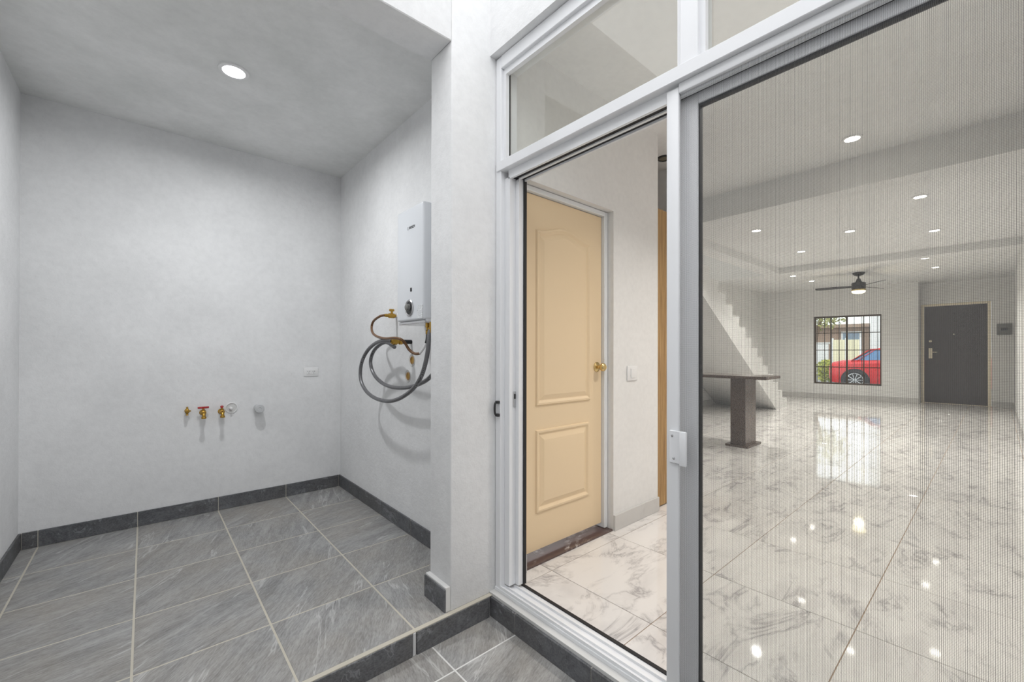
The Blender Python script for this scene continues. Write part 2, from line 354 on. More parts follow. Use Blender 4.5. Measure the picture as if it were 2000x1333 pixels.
skirt_m('baseboard_room_left', 'grey marble skirting on the wall under the stairs', 'x', [3.69, 5.2, 6.4, 7.6, 8.8, 10.0, 11.2, 12.4, 13.25], YL, -.015, 0, .12)
skirt_m('baseboard_room_right', 'grey marble skirting along the wall of the fuse box', 'x', [XI + .01, 2.7, 3.9, 5.1, 6.3, 7.5, 8.7, 9.9, 11.1, 12.3, 13.5, XF], YR, .015, 0, .12)
skirt_m('baseboard_entrance', 'grey marble skirting between entrance door and room corner', 'y', [YR + .016, .07], XF, -.015, 0, .12)

# front wall: the window part stands a little askew, in its own axes u (along) and d (outwards)
WP = Vector((13.68, 1.20, 0)); wa = math.radians(8.3)
WN = Vector((math.cos(wa), math.sin(wa), 0)); WU = Vector((-math.sin(wa), math.cos(wa), 0))
def wbox(bm, u0, u1, d0, d1, z0, z1, bev=0.0):
    t = bmesh.new(); bx(t, u0, u1, d0, d1, z0, z1, bev); vs = {}
    for v in t.verts: vs[v] = bm.verts.new(WP + WU * v.co.x + WN * v.co.y + Vector((0, 0, v.co.z)))
    for f in t.faces: bm.faces.new([vs[v] for v in f.verts])
    t.free()
def wpart(name, lst, mat, parent=None, bev=0.0):
    bm = bmesh.new()
    for b in lst: wbox(bm, *b, bev)
    return from_bm(name, bm, mat, parent)
U0, U1, Z0, Z1 = .655, 2.003, .383, 2.145
struct(wpart('wall_window', [(0, U0, 0, .16, -.25, 3.0), (U1, 3.25, 0, .16, -.25, 3.0), (U0, U1, 0, .16, -.25, Z0), (U0, U1, 0, .16, Z1, 3.0)], 'room_plaster'), 'white front wall around the barred window', 'wall')
struct(boxes('wall_entrance', [(13.70, XF + .2, 1.20, 1.36, -.25, 3.0), (XF, XF + .2, YR, .075, -.25, 3.0), (XF, XF + .2, .075, 1.2, 2.36, 3.0)], 'room_plaster'), 'white front wall around the dark entrance door', 'wall')
bb = wpart('baseboard_front', [(0, 3.1, -.012, 0, 0, .125)], 'white_grout'); struct(bb, 'grey marble skirting under the barred window', 'baseboard')
for i in range(5): wpart('tile', [(.002 + i * .62, .618 + i * .62, -.016, -.002, .001, .127)], 'marble_skirting', bb, .001)

# ------------------------------------------------------------------ sliding door
XO = 1.358
sd = empty('door_1', (1.41, .7, 0), 'white aluminium sliding door with transom, standing half open', 'sliding door', kind='structure')
box('jamb', XO, XI - .002, 1.648, PF - .002, 0, 2.70, 'white_aluminium', sd, .002)
box('jamb_track', 1.385, XI - .002, 1.61, 1.648, .02, 2.085, 'white_aluminium', sd, .0015)
box('jamb_track', 1.425, XI - .002, 1.585, 1.61, .02, 2.085, 'white_aluminium', sd, .0015)
box('jamb_gasket', 1.455, XI + .003, 1.578, 1.585, .02, 2.085, 'black_rubber', sd)
box('jamb', XO, XI - .002, YR + .002, YR + .045, 0, 2.70, 'white_aluminium', sd, .002)
tr = box('transom_head', XO, XI - .002, YR + .045, 1.648, 2.640, 2.703, 'white_aluminium', sd, .002)
hd = box('header', XO - .008, XI - .002, YR + .045, 1.676, 2.118, 2.166, 'white_aluminium', sd, .002)
boxes('header_track', [(1.385, 1.398, YR + .045, 1.62, 2.076, 2.118), (1.425, 1.438, YR + .045, 1.62, 2.076, 2.118), (1.457, XI - .002, YR + .045, 1.62, 2.07, 2.118)], 'white_aluminium', hd)
boxes('header_gasket', [(1.398, 1.425, YR + .045, 1.62, 2.082, 2.117), (1.438, 1.457, YR + .045, 1.62, 2.080, 2.117)], 'black_rubber', hd)
box('transom_mullion', XO, XI - .002, .640, .700, 2.166, 2.640, 'white_aluminium', sd, .002)
for a, b in ((.700, 1.648), (YR + .045, .640)):
    p = box('transom_pane', 1.4025, 1.4075, a + .012, b - .012, 2.178, 2.628, 'clear_glass', sd)
    boxes('pane_gasket', [(1.398, 1.412, a, a + .012, 2.166, 2.64), (1.398, 1.412, b - .012, b, 2.166, 2.64), (1.398, 1.412, a + .012, b - .012, 2.629, 2.64), (1.398, 1.412, a + .012, b - .012, 2.166, 2.171)], 'black_rubber', p)
    boxes('glazing_bead', [(1.376, 1.398, a, a + .018, 2.166, 2.64), (1.376, 1.398, b - .018, b, 2.166, 2.64), (1.376, 1.398, a + .018, b - .018, 2.61, 2.64)], 'white_aluminium', p)
sl = boxes('sill', [(1.352, XI - .002, YR, PF - .004, -.012, .004)], 'white_aluminium', sd, .001)
boxes('sill_track', [(1.356, 1.362, YR, 1.648, .004, .018), (1.384, 1.389, YR, 1.648, .004, .014), (1.424, 1.429, YR, 1.62, .004, .014)], 'white_aluminium', sl)
boxes('sill_gasket', [(1.458, XI + .004, YR, 1.60, .004, .009)], 'black_rubber', sl)
# insect screen leaf, drawn over the glass half
sc = empty('screen_leaf', (1.379, .25, .02), parent=sd)
box('stile', 1.370, 1.388, .711, .755, .018, 2.106, 'white_aluminium', sc, .003, 2)
box('stile', 1.370, 1.388, YR + .045, YR + .09, .018, 2.106, 'white_aluminium', sc, .003, 2)
box('rail', 1.370, 1.388, YR + .09, .711, 2.084, 2.118, 'white_aluminium', sc, .003, 2)
box('rail', 1.370, 1.388, YR + .09, .711, .018, .058, 'white_aluminium', sc, .003, 2)
bm = bmesh.new(); bmesh.ops.create_grid(bm, x_segments=1, y_segments=1, size=1)
for v in bm.verts: v.co = Vector((1.379, .2505 + v.co.x * .4605, 1.071 + v.co.y * 1.013))
tag(from_bm('insect_mesh', bm, 'insect_mesh', sc), 'fine grey insect screen mesh')
ph = box('handle', 1.362, 1.370, .690, .740, .822, .932, 'white_aluminium', sc, .0015)
box('handle_grip', 1.352, 1.362, .676, .700, .818, .934, 'white_aluminium', sc, .003, 2)
for y, z in ((.729, .915), (.723, .838)): lathe('screw', [(.0045, 0), (.0045, .0015), (.002, .0028)], (1.362, y, z), (-1, 0, 0), 'steel', sc, 12)
# glass leaf behind the screen
gl = empty('glass_leaf', (1.43, .25, .02), parent=sd)
box('stile', 1.412, 1.442, .664, .735, .016, 2.10, 'white_aluminium', gl, .003, 2)
box('stile', 1.412, 1.442, YR + .045, YR + .11, .016, 2.10, 'white_aluminium', gl, .003, 2)
box('rail', 1.412, 1.442, YR + .11, .664, 2.045, 2.10, 'white_aluminium', gl, .003, 2)
box('rail', 1.412, 1.442, YR + .11, .664, .016, .075, 'white_aluminium', gl, .003, 2)
pg = box('pane', 1.4245, 1.4295, YR + .12, .6585, .083, 2.037, 'clear_glass', gl)
boxes('pane_gasket', [(1.418, 1.436, .6585, .664, .075, 2.045), (1.418, 1.436, YR + .11, YR + .12, .075, 2.045), (1.418, 1.436, YR + .12, .6585, 2.037, 2.045), (1.418, 1.436, YR + .12, .6585, .075, .083)], 'black_rubber', gl)
# pull handle and lock keeper on the jamb
hb = empty('jamb_handle', (1.35, 1.66, .91), parent=sd)
boxes('handle_foot', [(1.342, 1.358, 1.651, 1.673, .938, .952), (1.342, 1.358, 1.651, 1.673, .872, .887)], 'black_metal', hb, .002)
tube('handle_bar', [(1.347, 1.667, .876), (1.338, 1.667, .89), (1.336, 1.667, .912), (1.338, 1.667, .935), (1.347, 1.667, .948)], .0055, 'black_metal', hb)
kp = box('lock_keeper', 1.408, 1.425, 1.604, 1.61, .92, 1.0, 'steel', sd, .001)
box('keeper_slot', 1.412, 1.420, 1.6025, 1.604, .962, .987, 'black_metal', kp)

# ------------------------------------------------------------------ cream door
LY = 1.76
d1 = empty('door_2', (1.97, LY, 0), 'cream moulded door with brass knob and arched top panel', 'door', kind='structure')
boxes('frame', [(1.572, 1.606, LY - .025, LY + .06, .012, 2.148), (2.339, 2.373, LY - .025, LY + .06, .012, 2.148), (1.606, 2.339, LY - .025, LY + .06, 2.118, 2.148)], 'door_frame_paint', d1, .004)
lf = box('leaf', 1.609, 2.336, LY, LY + .035, .045, 2.114, 'cream_paint', d1, .002)
def panel(x0, x1, z0, z1, bulge):
    def loop(ins):
        pts = [(x0 + ins, z0 + ins), (x1 - ins, z0 + ins)]; n = 28
        for i in range(n + 1):
            t = 1 - i / n; x = x0 + ins + (x1 - x0 - 2 * ins) * t
            pts.append((x, z1 - ins + bulge * .5 * (1 - math.cos(2 * pi * t))))
        return pts
    bm = bmesh.new(); L = []
    for ins, d in ((0, 0.0), (.006, .007), (.016, .0075), (.030, .001), (.034, .001), (.062, .008), (.068, .0085)):
        L.append([bm.verts.new((x, LY - d * 1.6, z)) for x, z in loop(ins)])
    for p, q in zip(L, L[1:]):
        for i in range(len(p)): bm.faces.new((p[i], p[(i + 1) % len(p)], q[(i + 1) % len(p)], q[i]))
    bm.faces.new(L[-1]); o = from_bm('panel', bm, 'cream_paint', lf, True, 14); return o
panel(1.712, 2.212, .885, 1.915, .045); panel(1.712, 2.200, .262, .745, 0.0)
kb = lathe('knob', [(.033, 0), (.033, .004), (.024, .010), (.012, .014), (.011, .030), (.020, .036), (.027, .048), (.026, .060), (.018, .068), (.002, .069)], (2.285, LY, 1.10), (0, -1, 0), 'antique_brass', lf, 28); tag(kb, 'round antique brass door knob')
box('threshold', 1.572, 2.373, YD + .002, LY + .06, -.004, .010, 'brown_marble', d1, .002)
tag(d1.children[-1], 'dark brown marble threshold with white veins')

sw = empty('light_switch', (2.59, YD, 1.052), 'square white rocker light switch on the wall beside the cream door', 'switch')
box('plate', 2.528, 2.652, YD - .009, YD, 1.0, 1.104, 'white_plastic', sw, .004, 2)
box('rocker', 2.565, 2.618, YD - .014, YD - .008, 1.018, 1.086, 'white_plastic', sw, .003, 2)

# ------------------------------------------------------------------ wooden cabinet in the niche
cb = empty('wooden_cabinet', (3.25, 1.71, 0), 'tall oak veneered cabinet in the niche behind the cream door wall', 'cabinet')
box('body', 2.945, 3.55, 1.735, 2.38, .0, 2.315, 'oak_wood', cb, .002)
for i in range(2):
    dd = box('door', 2.947 + i * .302, 3.245 + i * .302, 1.712, 1.734, .01, 2.312, 'oak_wood', cb, .002)
    x = 3.215 if i == 0 else 3.28
    tube('handle', [(x, 1.71, 1.0), (x, 1.69, 1.02), (x, 1.69, 1.14), (x, 1.71, 1.16)], .006, 'steel', dd, 8)

# ------------------------------------------------------------------ downlights
def downlight(x, y, zc, label, group, r=.062, power=None, lens='lamp_lens', trim='white_plastic', col=(1.0, .95, .89), spread=122):
    e = empty('downlight', (x, y, zc), label, 'ceiling light', group)
    lathe('trim_ring', [(r * .72, .0), (r * .74, .010), (r * .98, .008), (r, .0)], (x, y, zc), (0, 0, -1), trim, e, 32, False)
    lathe('lens', [(r * .73, .001), (r * .73, .005), (r * .4, .007), (.001, .0075)], (x, y, zc), (0, 0, -1), lens, e, 24)
    if power:
        ld = bpy.data.lights.new('downlight_bulb', 'AREA'); ld.shape = 'DISK'; ld.size = r * 1.3; ld.energy = power; ld.color = col; ld.spread = math.radians(spread)
        lo = bpy.data.objects.new('downlight_bulb', ld); COL.objects.link(lo); lo.parent = e; lo.location = (0, 0, -.013)
    return e
downlight(.374, 2.824, ZC, 'bright round downlight in the stained alcove ceiling', None, .075, 16.0, 'cool_lamp_lens', col=(.98, .99, 1.0), spread=170)
GL = 'living room downlights'
downlight(4.12, .73, ZR, 'lit round downlight between the sliding door and the deep beam', None, .066, LAMP_W)
downlight(2.5, .30, ZR, 'added out-of-view fill downlight just inside the sliding door', None, .066, LAMP_W * 1.15)  # added lamp above the field of view, brightens the hall by the cream door
for x, y, lab in ((6.2, .53, 'lit round downlight just past the deep beam, beside the long plain wall'), (6.26, 2.14, 'lit round downlight above the granite bar counter'),
                  (7.24, 1.31, 'lit round downlight in the middle of the ceiling between the two beams'), (8.06, .55, 'lit round downlight before the shallow beam, on the plain wall side'),
                  (8.11, 2.10, 'lit round downlight before the shallow beam, on the staircase side')):
    downlight(x, y, ZR, lab, GL, .070, LAMP_W)
for x, y, lab in ((10.29, .82, 'lit round downlight between the shallow beam and the entrance door'), (11.55, .775, 'lit round downlight on the entrance door side of the fan, nearer the door'),
                  (10.58, 2.89, 'lit round downlight on the staircase side, nearer the shallow beam'), (11.65, 2.81, 'lit round downlight on the staircase side, nearer the window')):
    downlight(x, y, ZR, lab, 'downlights around the fan', .070, LAMP_W)
downlight(3.34, 1.86, ZR, 'unlit dark downlight above the wooden cabinet', None, .06, None, 'lens_off', 'black_metal')
downlight(7.6, 3.7, 5.3, 'lit round downlight at the top of the stairwell', None, .08, LAMP_W * 1.6)

# ------------------------------------------------------------------ water heater
hx, hy0, hy1, hz0, hz1 = 1.16, 2.082, 2.405, 1.362, 2.042
wh = empty('water_heater', (XH, 2.243, hz0), 'slim white wall-hung tankless water heater with round dial', 'water heater')
box('body', hx + .02, XH - .001, hy0 + .004, hy1 - .004, hz0 + .004, hz1 - .004, 'heater_enamel', wh, .008, 2)
box('front_cover', hx, hx + .15, hy0, hy1, hz0 + .018, hz1, 'heater_enamel', wh, .014, 3)
box('bottom_tray', hx + .012, XH - .02, hy0 + .006, hy1 - .006, hz0, hz0 + .016, 'steel', wh, .002)
dp = at(800, 602, 0, hx); dz = Vector((hx, dp.y, dp.z))
dl = lathe('dial', [(.046, -.001), (.049, .004), (.044, .008), (.038, .004)], dz, (-1, 0, 0), 'steel', wh, 36, False)
lathe('dial_face', [(.040, 0), (.040, .003), (.001, .003)], dz, (-1, 0, 0), 'black_metal', dl, 30)
kn = lathe('dial_knob', [(.019, .002), (.018, .020), (.012, .024), (.001, .024)], dz + Vector((0, .004, .004)), (-1, 0, 0), 'panel_grey', dl, 24)
ip = at(803, 566, 0, hx)
box('indicator', hx - .002, hx + .002, ip.y - .009, ip.y + .009, ip.z - .011, ip.z + .011, 'print_black', wh, .004, 2)
tag(box('sticker', hx - .0012, hx + .001, 2.088, 2.150, 1.388, 1.462, 'sticker', wh), 'small printed label')
box('latch', hx + .05, hx + .075, hy0 - .002, hy0 + .002, 1.40, 1.425, 'print_black', wh)
lathe('flue_collar', [(.055, 0), (.055, .02)], (1.26, 2.243, hz1 - .003), (0, 0, 1), 'heater_enamel', wh, 28)
# brand lettering and its ring emblem
lp = at(802, 445, 0, hx)
fc = bpy.data.curves.new('lettering', 'FONT'); fc.body = 'BOSCH'; fc.size = .021; fc.align_x = 'LEFT'; fc.align_y = 'CENTER'; fc.extrude = .0006; fc.offset = .0002
fo = bpy.data.objects.new('lettering', fc); COL.objects.link(fo)
me = bpy.data.meshes.new_from_object(fo.evaluated_get(bpy.context.evaluated_depsgraph_get())); bpy.data.objects.remove(fo)
mt = Matrix(((0, 0, -1), (-1, 0, 0), (0, 1, 0))).to_4x4(); me.transform(mt); me.materials.clear(); setmat(me, 'print_black')
link('lettering', me, (hx - .0006, lp.y + .016, lp.z), wh)
lathe('emblem', [(.0065, 0), (.0065, .001), (.009, .001), (.009, 0)], (hx, lp.y + .031, lp.z), (-1, 0, 0), 'steel', wh, 24, False)

def b4(x, y, X): return at(690 + x / 6.35, 590 + y / 6.35, 0, X)
# flexible gas hose with its brass wall valve
gh = empty('gas_hose', (1.30, 2.789, 1.452), 'brown gas hose from the brass wall valve to the water heater', 'hose')
HX = 1.225
hp = [Vector((1.252, 2.789, 1.453))] + [b4(x, y, X) for x, y, X in ((330, 180, HX), (255, 235, HX), (228, 310, HX), (242, 385, 1.20), (300, 432, 1.175), (400, 455, 1.158), (500, 448, 1.155), (585, 462, 1.165), (640, 510, 1.19), (690, 590, 1.21), (750, 638, HX), (800, 645, HX), (828, 635, HX))]
tube('hose', hp, .0085, 'brown_hose', gh, 12)
tube('clear_sleeve', [b4(828, 635, HX), b4(850, 608, HX), b4(882, 560, HX), b4(908, 510, HX)], .0075, 'white_plastic', gh, 10)
tube('rubber_sleeve', [b4(908, 510, HX), b4(918, 470, HX), b4(926, 395, HX)], .0105, 'black_rubber', gh, 10)
q = b4(926, 395, HX)
lathe('brass_nut', [(.010, -.005), (.014, .0), (.014, .018), (.010, .022), (.010, .034), (.015, .036), (.015, .058), (.010, .062), (.010, hz0 - q.z + .004)], q, (0, 0, 1), 'brass', gh, 8)
vl = lathe('valve', [(.011, 0), (.011, .018), (.017, .020), (.017, .060), (.012, .064), (.012, .080), (.009, .094)], (XH, 2.789, 1.453), (-1, 0, 0), 'brass', gh, 10)
lathe('valve_stem', [(.009, 0), (.008, .024)], (1.308, 2.789, 1.465), (0, 0, 1), 'brass', vl, 10)
box('valve_lever', 1.290, 1.325, 2.781, 2.797, 1.484, 1.500, 'brass', vl, .003)
lathe('wall_flange', [(.022, 0), (.020, .006), (.012, .008)], (XH, 2.789, 1.453), (-1, 0, 0), 'white_plastic', gh, 20)
# two braided water hoses
pY, pZ = 2.572, 1.266
h1 = empty('braided_hose', (1.22, 2.5, 1.1), 'grey braided water hose in a wide loop, joined to the heater', 'hose', 'braided hoses')
A = [Vector((1.205, pY, pZ + .004))] + [b4(x, y, 1.185) for x, y in ((385, 478), (280, 512), (180, 600), (112, 730), (88, 870), (102, 1000), (170, 1118), (280, 1198), (420, 1232), (540, 1213), (660, 1148), (760, 1058), (840, 930), (890, 780), (922, 620), (935, 500))]
e = A[-1]; A += [Vector((1.19, e.y, e.z + .05)), Vector((1.20, e.y - .002, hz0 - .028))]
tube('hose', A, .0125, 'braid', h1, 12)
lathe('hose_nut', [(.015, -.03), (.017, -.026), (.017, .0), (.011, .004), (.011, .032)], A[-1], (0, 0, 1), 'brass', h1, 8)
h2 = empty('braided_hose', (1.24, 2.4, 1.1), 'grey braided water hose in a smaller loop, running behind the pier', 'hose', 'braided hoses')
B = [Vector((1.225, pY - .002, pZ - .036))] + [b4(x, y, 1.235) for x, y in ((410, 502), (320, 540), (252, 615), (217, 720), (225, 820), (270, 920), (350, 1000), (460, 1052), (600, 1068), (730, 1050), (850, 1005), (950, 935))]
e = B[-1]; B += [Vector((1.25, e.y - .08, e.z + .08)), Vector((1.26, 2.12, 1.24)), Vector((1.26, 2.105, hz0 - .028))]
tube('hose', B, .0125, 'braid', h2, 12)
lathe('hose_nut', [(.015, -.03), (.017, -.026), (.017, .0), (.011, .004), (.011, .032)], B[-1], (0, 0, 1), 'brass', h2, 8)
ws = empty('water_stub', (XH, pY, pZ), 'black wall pipe stub with brass couplings below the heater', 'pipe')
lathe('pipe', [(.014, 0), (.014, .078)], (XH, pY, pZ), (-1, 0, 0), 'black_rubber', ws, 14)
lathe('coupling', [(.012, .066), (.019, .068), (.019, .088), (.014, .091), (.014, .104), (.021, .106), (.021, .132), (.014, .136), (.013, .146)], (XH, pY, pZ), (-1, 0, 0), 'brass', ws, 8)
for i, (px, py, lab) in enumerate(((805, 704, 'upper round hole with orange pipe end in the wall below the heater'), (797, 735, 'lower round hole with orange pipe end in the wall below the heater'))):
    c = at(px, py, 0, XH); s = empty('pipe_end', (XH, c.y, c.z), lab, 'pipe', 'capped pipe ends under the heater')
    lathe('patch_ring', [(.044, 0), (.042, .003), (.033, .002), (.031, .0005)], (XH, c.y, c.z), (-1, 0, 0), 'cement', s, 22, False)
    lathe('pipe', [(.027, 0), (.027, .006), (.021, .006), (.020, .001)], (XH, c.y - .006, c.z), (-1, 0, 0), 'orange_pipe', s, 20, False)
    lathe('plug', [(.021, 0), (.021, .0025), (.001, .0025)], (XH, c.y - .006, c.z), (-1, 0, 0), 'brass', s, 20)
    lathe('backing', [(.031, 0), (.031, .001), (.001, .001)], (XH, c.y, c.z), (-1, 0, 0), 'cement', s, 20)

# ------------------------------------------------------------------ laundry fittings on the back wall
c = at(365, 803, 1, YB)
g = empty('gas_nipple', (c.x, YB, c.z), 'small brass gas valve at the end of the row of taps', 'valve')
lathe('nipple', [(.016, 0), (.010, .004), (.010, .02), (.015, .022), (.015, .040), (.009, .043), (.007, .06)], (c.x, YB, c.z), (0, -1, 0), 'brass', g, 8)
lathe('spindle', [(.009, -.03), (.006, -.02), (.010, -.012), (.010, .012), (.006, .022), (.006, .032)], (c.x, YB - .03, c.z), (0, 0, 1), 'brass', g, 10)
box('key', c.x - .003, c.x + .022, YB - .034, YB - .026, c.z - .004, c.z + .006, 'brass', g, .002)
def tap(px, py, ang, label):
    c = at(px, py, 1, YB); e = empty('wall_tap', (c.x, YB, c.z), label, 'tap', 'laundry taps')
    lathe('flange', [(.022, 0), (.020, .004), (.010, .006)], (c.x, YB, c.z), (0, -1, 0), 'brass', e, 18)
    lathe('body', [(.011, 0), (.011, .022), (.017, .026), (.019, .040), (.017, .054), (.010, .058)], (c.x, YB, c.z), (0, -1, 0), 'brass', e, 14)
    tube('spout', [(c.x, YB - .045, c.z), (c.x, YB - .066, c.z - .002), (c.x, YB - .078, c.z - .014), (c.x, YB - .080, c.z - .026)], .011, 'brass', e, 12)
    lathe('hose_thread', [(.014, 0), (.0155, .003), (.0155, .014), (.012, .015)], (c.x, YB - .080, c.z - .024), (0, 0, -1), 'brass', e, 14)
    lathe('bonnet', [(.012, 0), (.012, .012), (.008, .014), (.006, .026)], (c.x, YB - .040, c.z + .012), (0, 0, 1), 'brass', e, 10)
    bm = bmesh.new(); d = Vector((math.cos(ang), math.sin(ang), 0)); m = Vector((c.x, YB - .040, c.z + .040))
    tube_bm(bm, [m - d * .034, m - d * .012, m + d * .012, m + d * .034], .0072, 8); lathe_bm(bm, [(.011, -.006), (.011, .006)], m, (0, 0, 1), 10)
    tag(from_bm('handle', bm, 'red_enamel', e, True, 40), 'red T-shaped tap handle')
tap(396, 806, 0.12, 'brass tap with red T-handle turned flat to the wall')
tap(432, 804, 1.45, 'brass tap with red T-handle pointing out from the wall')
c = at(452, 797, 1, YB); g = empty('pipe_recess', (c.x, YB, c.z), 'round wall recess with a white pipe plug next to the taps', 'pipe')
lathe('recess_ring', [(.043, 0), (.043, .004), (.037, .006), (.034, .001)], (c.x, YB, c.z), (0, -1, 0), 'white_plastic', g, 26, False)
lathe('recess_back', [(.036, 0), (.036, .0012), (.001, .0012)], (c.x, YB, c.z), (0, -1, 0), 'white_grout', g, 24)
lathe('plug', [(.011, .001), (.011, .022), (.007, .024), (.007, .034)], (c.x - .006, YB, c.z - .002), (0, -1, 0), 'white_plastic', g, 14)
c = at(503.5, 797, 1, YB)
g = empty('drain_cap', (c.x, YB, c.z), 'round grey drain cap sticking out under the wall socket', 'pipe')
lathe('pipe', [(.030, 0), (.030, .05)], (c.x, YB, c.z), (0, -1, 0), 'pvc_grey', g, 28)
lathe('cap', [(.030, .042), (.0345, .044), (.0345, .074), (.031, .078), (.012, .079), (.010, .076), (.001, .076)], (c.x, YB, c.z), (0, -1, 0), 'pvc_grey', g, 28)
so = empty('wall_socket', (1.095, YB, 1.022), 'white double wall socket on the alcove back wall', 'socket')
box('plate', 1.036, 1.155, YB - .007, YB, .985, 1.060, 'white_plastic', so, .003, 2)
for dx in (-.020, .020):
    s = box('outlet', 1.0955 + dx - .018, 1.0955 + dx + .018, YB - .010, YB - .006, 1.004, 1.041, 'white_plastic', so, .002)
    for qx, qz, hw, hh in ((-.007, .006, .0016, .0042), (.007, .006, .0016, .0042), (0, -.008, .0026, .0026)):
        box('slot', 1.0955 + dx + qx - hw, 1.0955 + dx + qx + hw, YB - .0106, YB - .0095, 1.022 + qz - hh, 1.022 + qz + hh, 'print_black', s)

# ------------------------------------------------------------------ granite bar counter
gc = empty('bar_counter', (5.86, 2.2, 0), 'brown speckled granite bar counter on a square pedestal', 'counter')
box('pedestal', 5.70, 6.05, 2.075, 2.255, .025, .868, 'granite', gc, .002)
box('plinth', 5.645, 6.11, 2.03, 2.30, .0, .027, 'granite', gc, .003)
box('top', 5.58, 6.08, 1.80, YL - .001, .868, .906, 'granite', gc, .003)

# ------------------------------------------------------------------ staircase
stc = empty('staircase', (8.6, 3.65, 0), 'white plastered staircase rising along the wall towards the sliding door', 'staircase')
bm = bmesh.new(); RI, RU, NS = .1835, .292, 15; XS = 10.72
sl_ = 2.216 / 3.567; low = lambda x: max(0.0, (10.037 - x) * sl_)
cols = []
for i in range(NS):
    xa, xb, zt = XS - i * RU, XS - (i + 1) * RU, (i + 1) * RI
    if xb < 10.037 < xa: cols += [(xa, 10.037, zt), (10.037, xb, zt)]
    else: cols.append((xa, xb, zt))
for n_, (xa, xb, zt) in enumerate(cols):
    q = [(xa, low(xa)), (xb, low(xb)), (xb, zt), (xa, zt)]; zp = cols[n_ - 1][2] if n_ else 0.0
    for y in (3.05, YL - .017): bm.faces.new([bm.verts.new((x, y, z)) for x, z in q])
    for (x0_, z0_), (x1_, z1_) in ((q[0], q[1]), (q[2], q[3])): bm.faces.new([bm.verts.new(v) for v in ((x0_, 3.05, z0_), (x1_, 3.05, z1_), (x1_, YL - .017, z1_), (x0_, YL - .017, z0_))])
    if zt > zp: bm.faces.new([bm.verts.new(v) for v in ((xa, 3.05, zp), (xa, 3.05, zt), (xa, YL - .017, zt), (xa, YL - .017, zp))])
xe = XS - NS * RU; bm.faces.new([bm.verts.new(v) for v in ((xe, 3.05, low(xe)), (xe, 3.05, NS * RI), (xe, YL - .017, NS * RI), (xe, YL - .017, low(xe)))])
bmesh.ops.remove_doubles(bm, verts=bm.verts, dist=1e-5); from_bm('slab', bm, 'room_plaster', stc)
for i in range(NS):
    z = (i + 1) * RI; box('tread', XS - (i + 1) * RU, XS - i * RU + .006, 3.046, YL - .018, z, z + .016, 'stair_marble', stc, .003)

# ------------------------------------------------------------------ entrance door and fuse box
ed = empty('door_3', (XF, .63, 0), 'dark wenge entrance door with champagne lever handle', 'door', kind='structure')
boxes('frame', [(XF - .01, XF + .1, .078, .130, 0, 2.355), (XF - .01, XF + .1, 1.145, 1.197, 0, 2.355), (XF - .01, XF + .1, .130, 1.145, 2.306, 2.355)], 'champagne', ed, .003)
elf = boxes('leaf', [(XF + .02, XF + .065, .133, 1.142, .008, .862), (XF + .02, XF + .065, .133, 1.142, .870, 2.303), (XF + .026, XF + .06, .133, 1.142, .86, .872)], 'wenge_wood', ed)
box('handle_plate', XF + .008, XF + .021, 1.005, 1.072, 1.06, 1.31, 'champagne', elf, .004)
tube('lever', [(XF + .01, 1.035, 1.21), (XF - .03, 1.035, 1.21), (XF - .035, 1.02, 1.21), (XF - .035, .925, 1.21)], .010, 'champagne', elf, 8)
lathe('deadbolt', [(.027, 0), (.025, .012), (.001, .012)], (XF + .02, 1.042, 1.475), (-1, 0, 0), 'champagne', elf, 20)
lathe('peephole', [(.013, 0), (.012, .006), (.001, .006)], (XF + .02, .655, 1.63), (-1, 0, 0), 'champagne', elf, 16)
box('threshold', XF - .02, XF + .1, .078, 1.197, -.002, .006, 'champagne', ed, .001)
fb = empty('fuse_box', (XF, -.113, 1.6), 'flat grey fuse box on the wall beside the entrance door', 'fuse box')
box('cover', XF - .022, XF - .001, -.224, -.002, 1.595, 1.84, 'panel_grey', fb, .004)
bd = box('breaker_window', XF - .026, XF - .021, -.165, -.06, 1.68, 1.745, 'panel_grey', fb, .002)
for i in range(4): box('breaker', XF - .032, XF - .025, -.158 + i * .024, -.138 + i * .024, 1.688, 1.737, 'print_black', bd, .002)

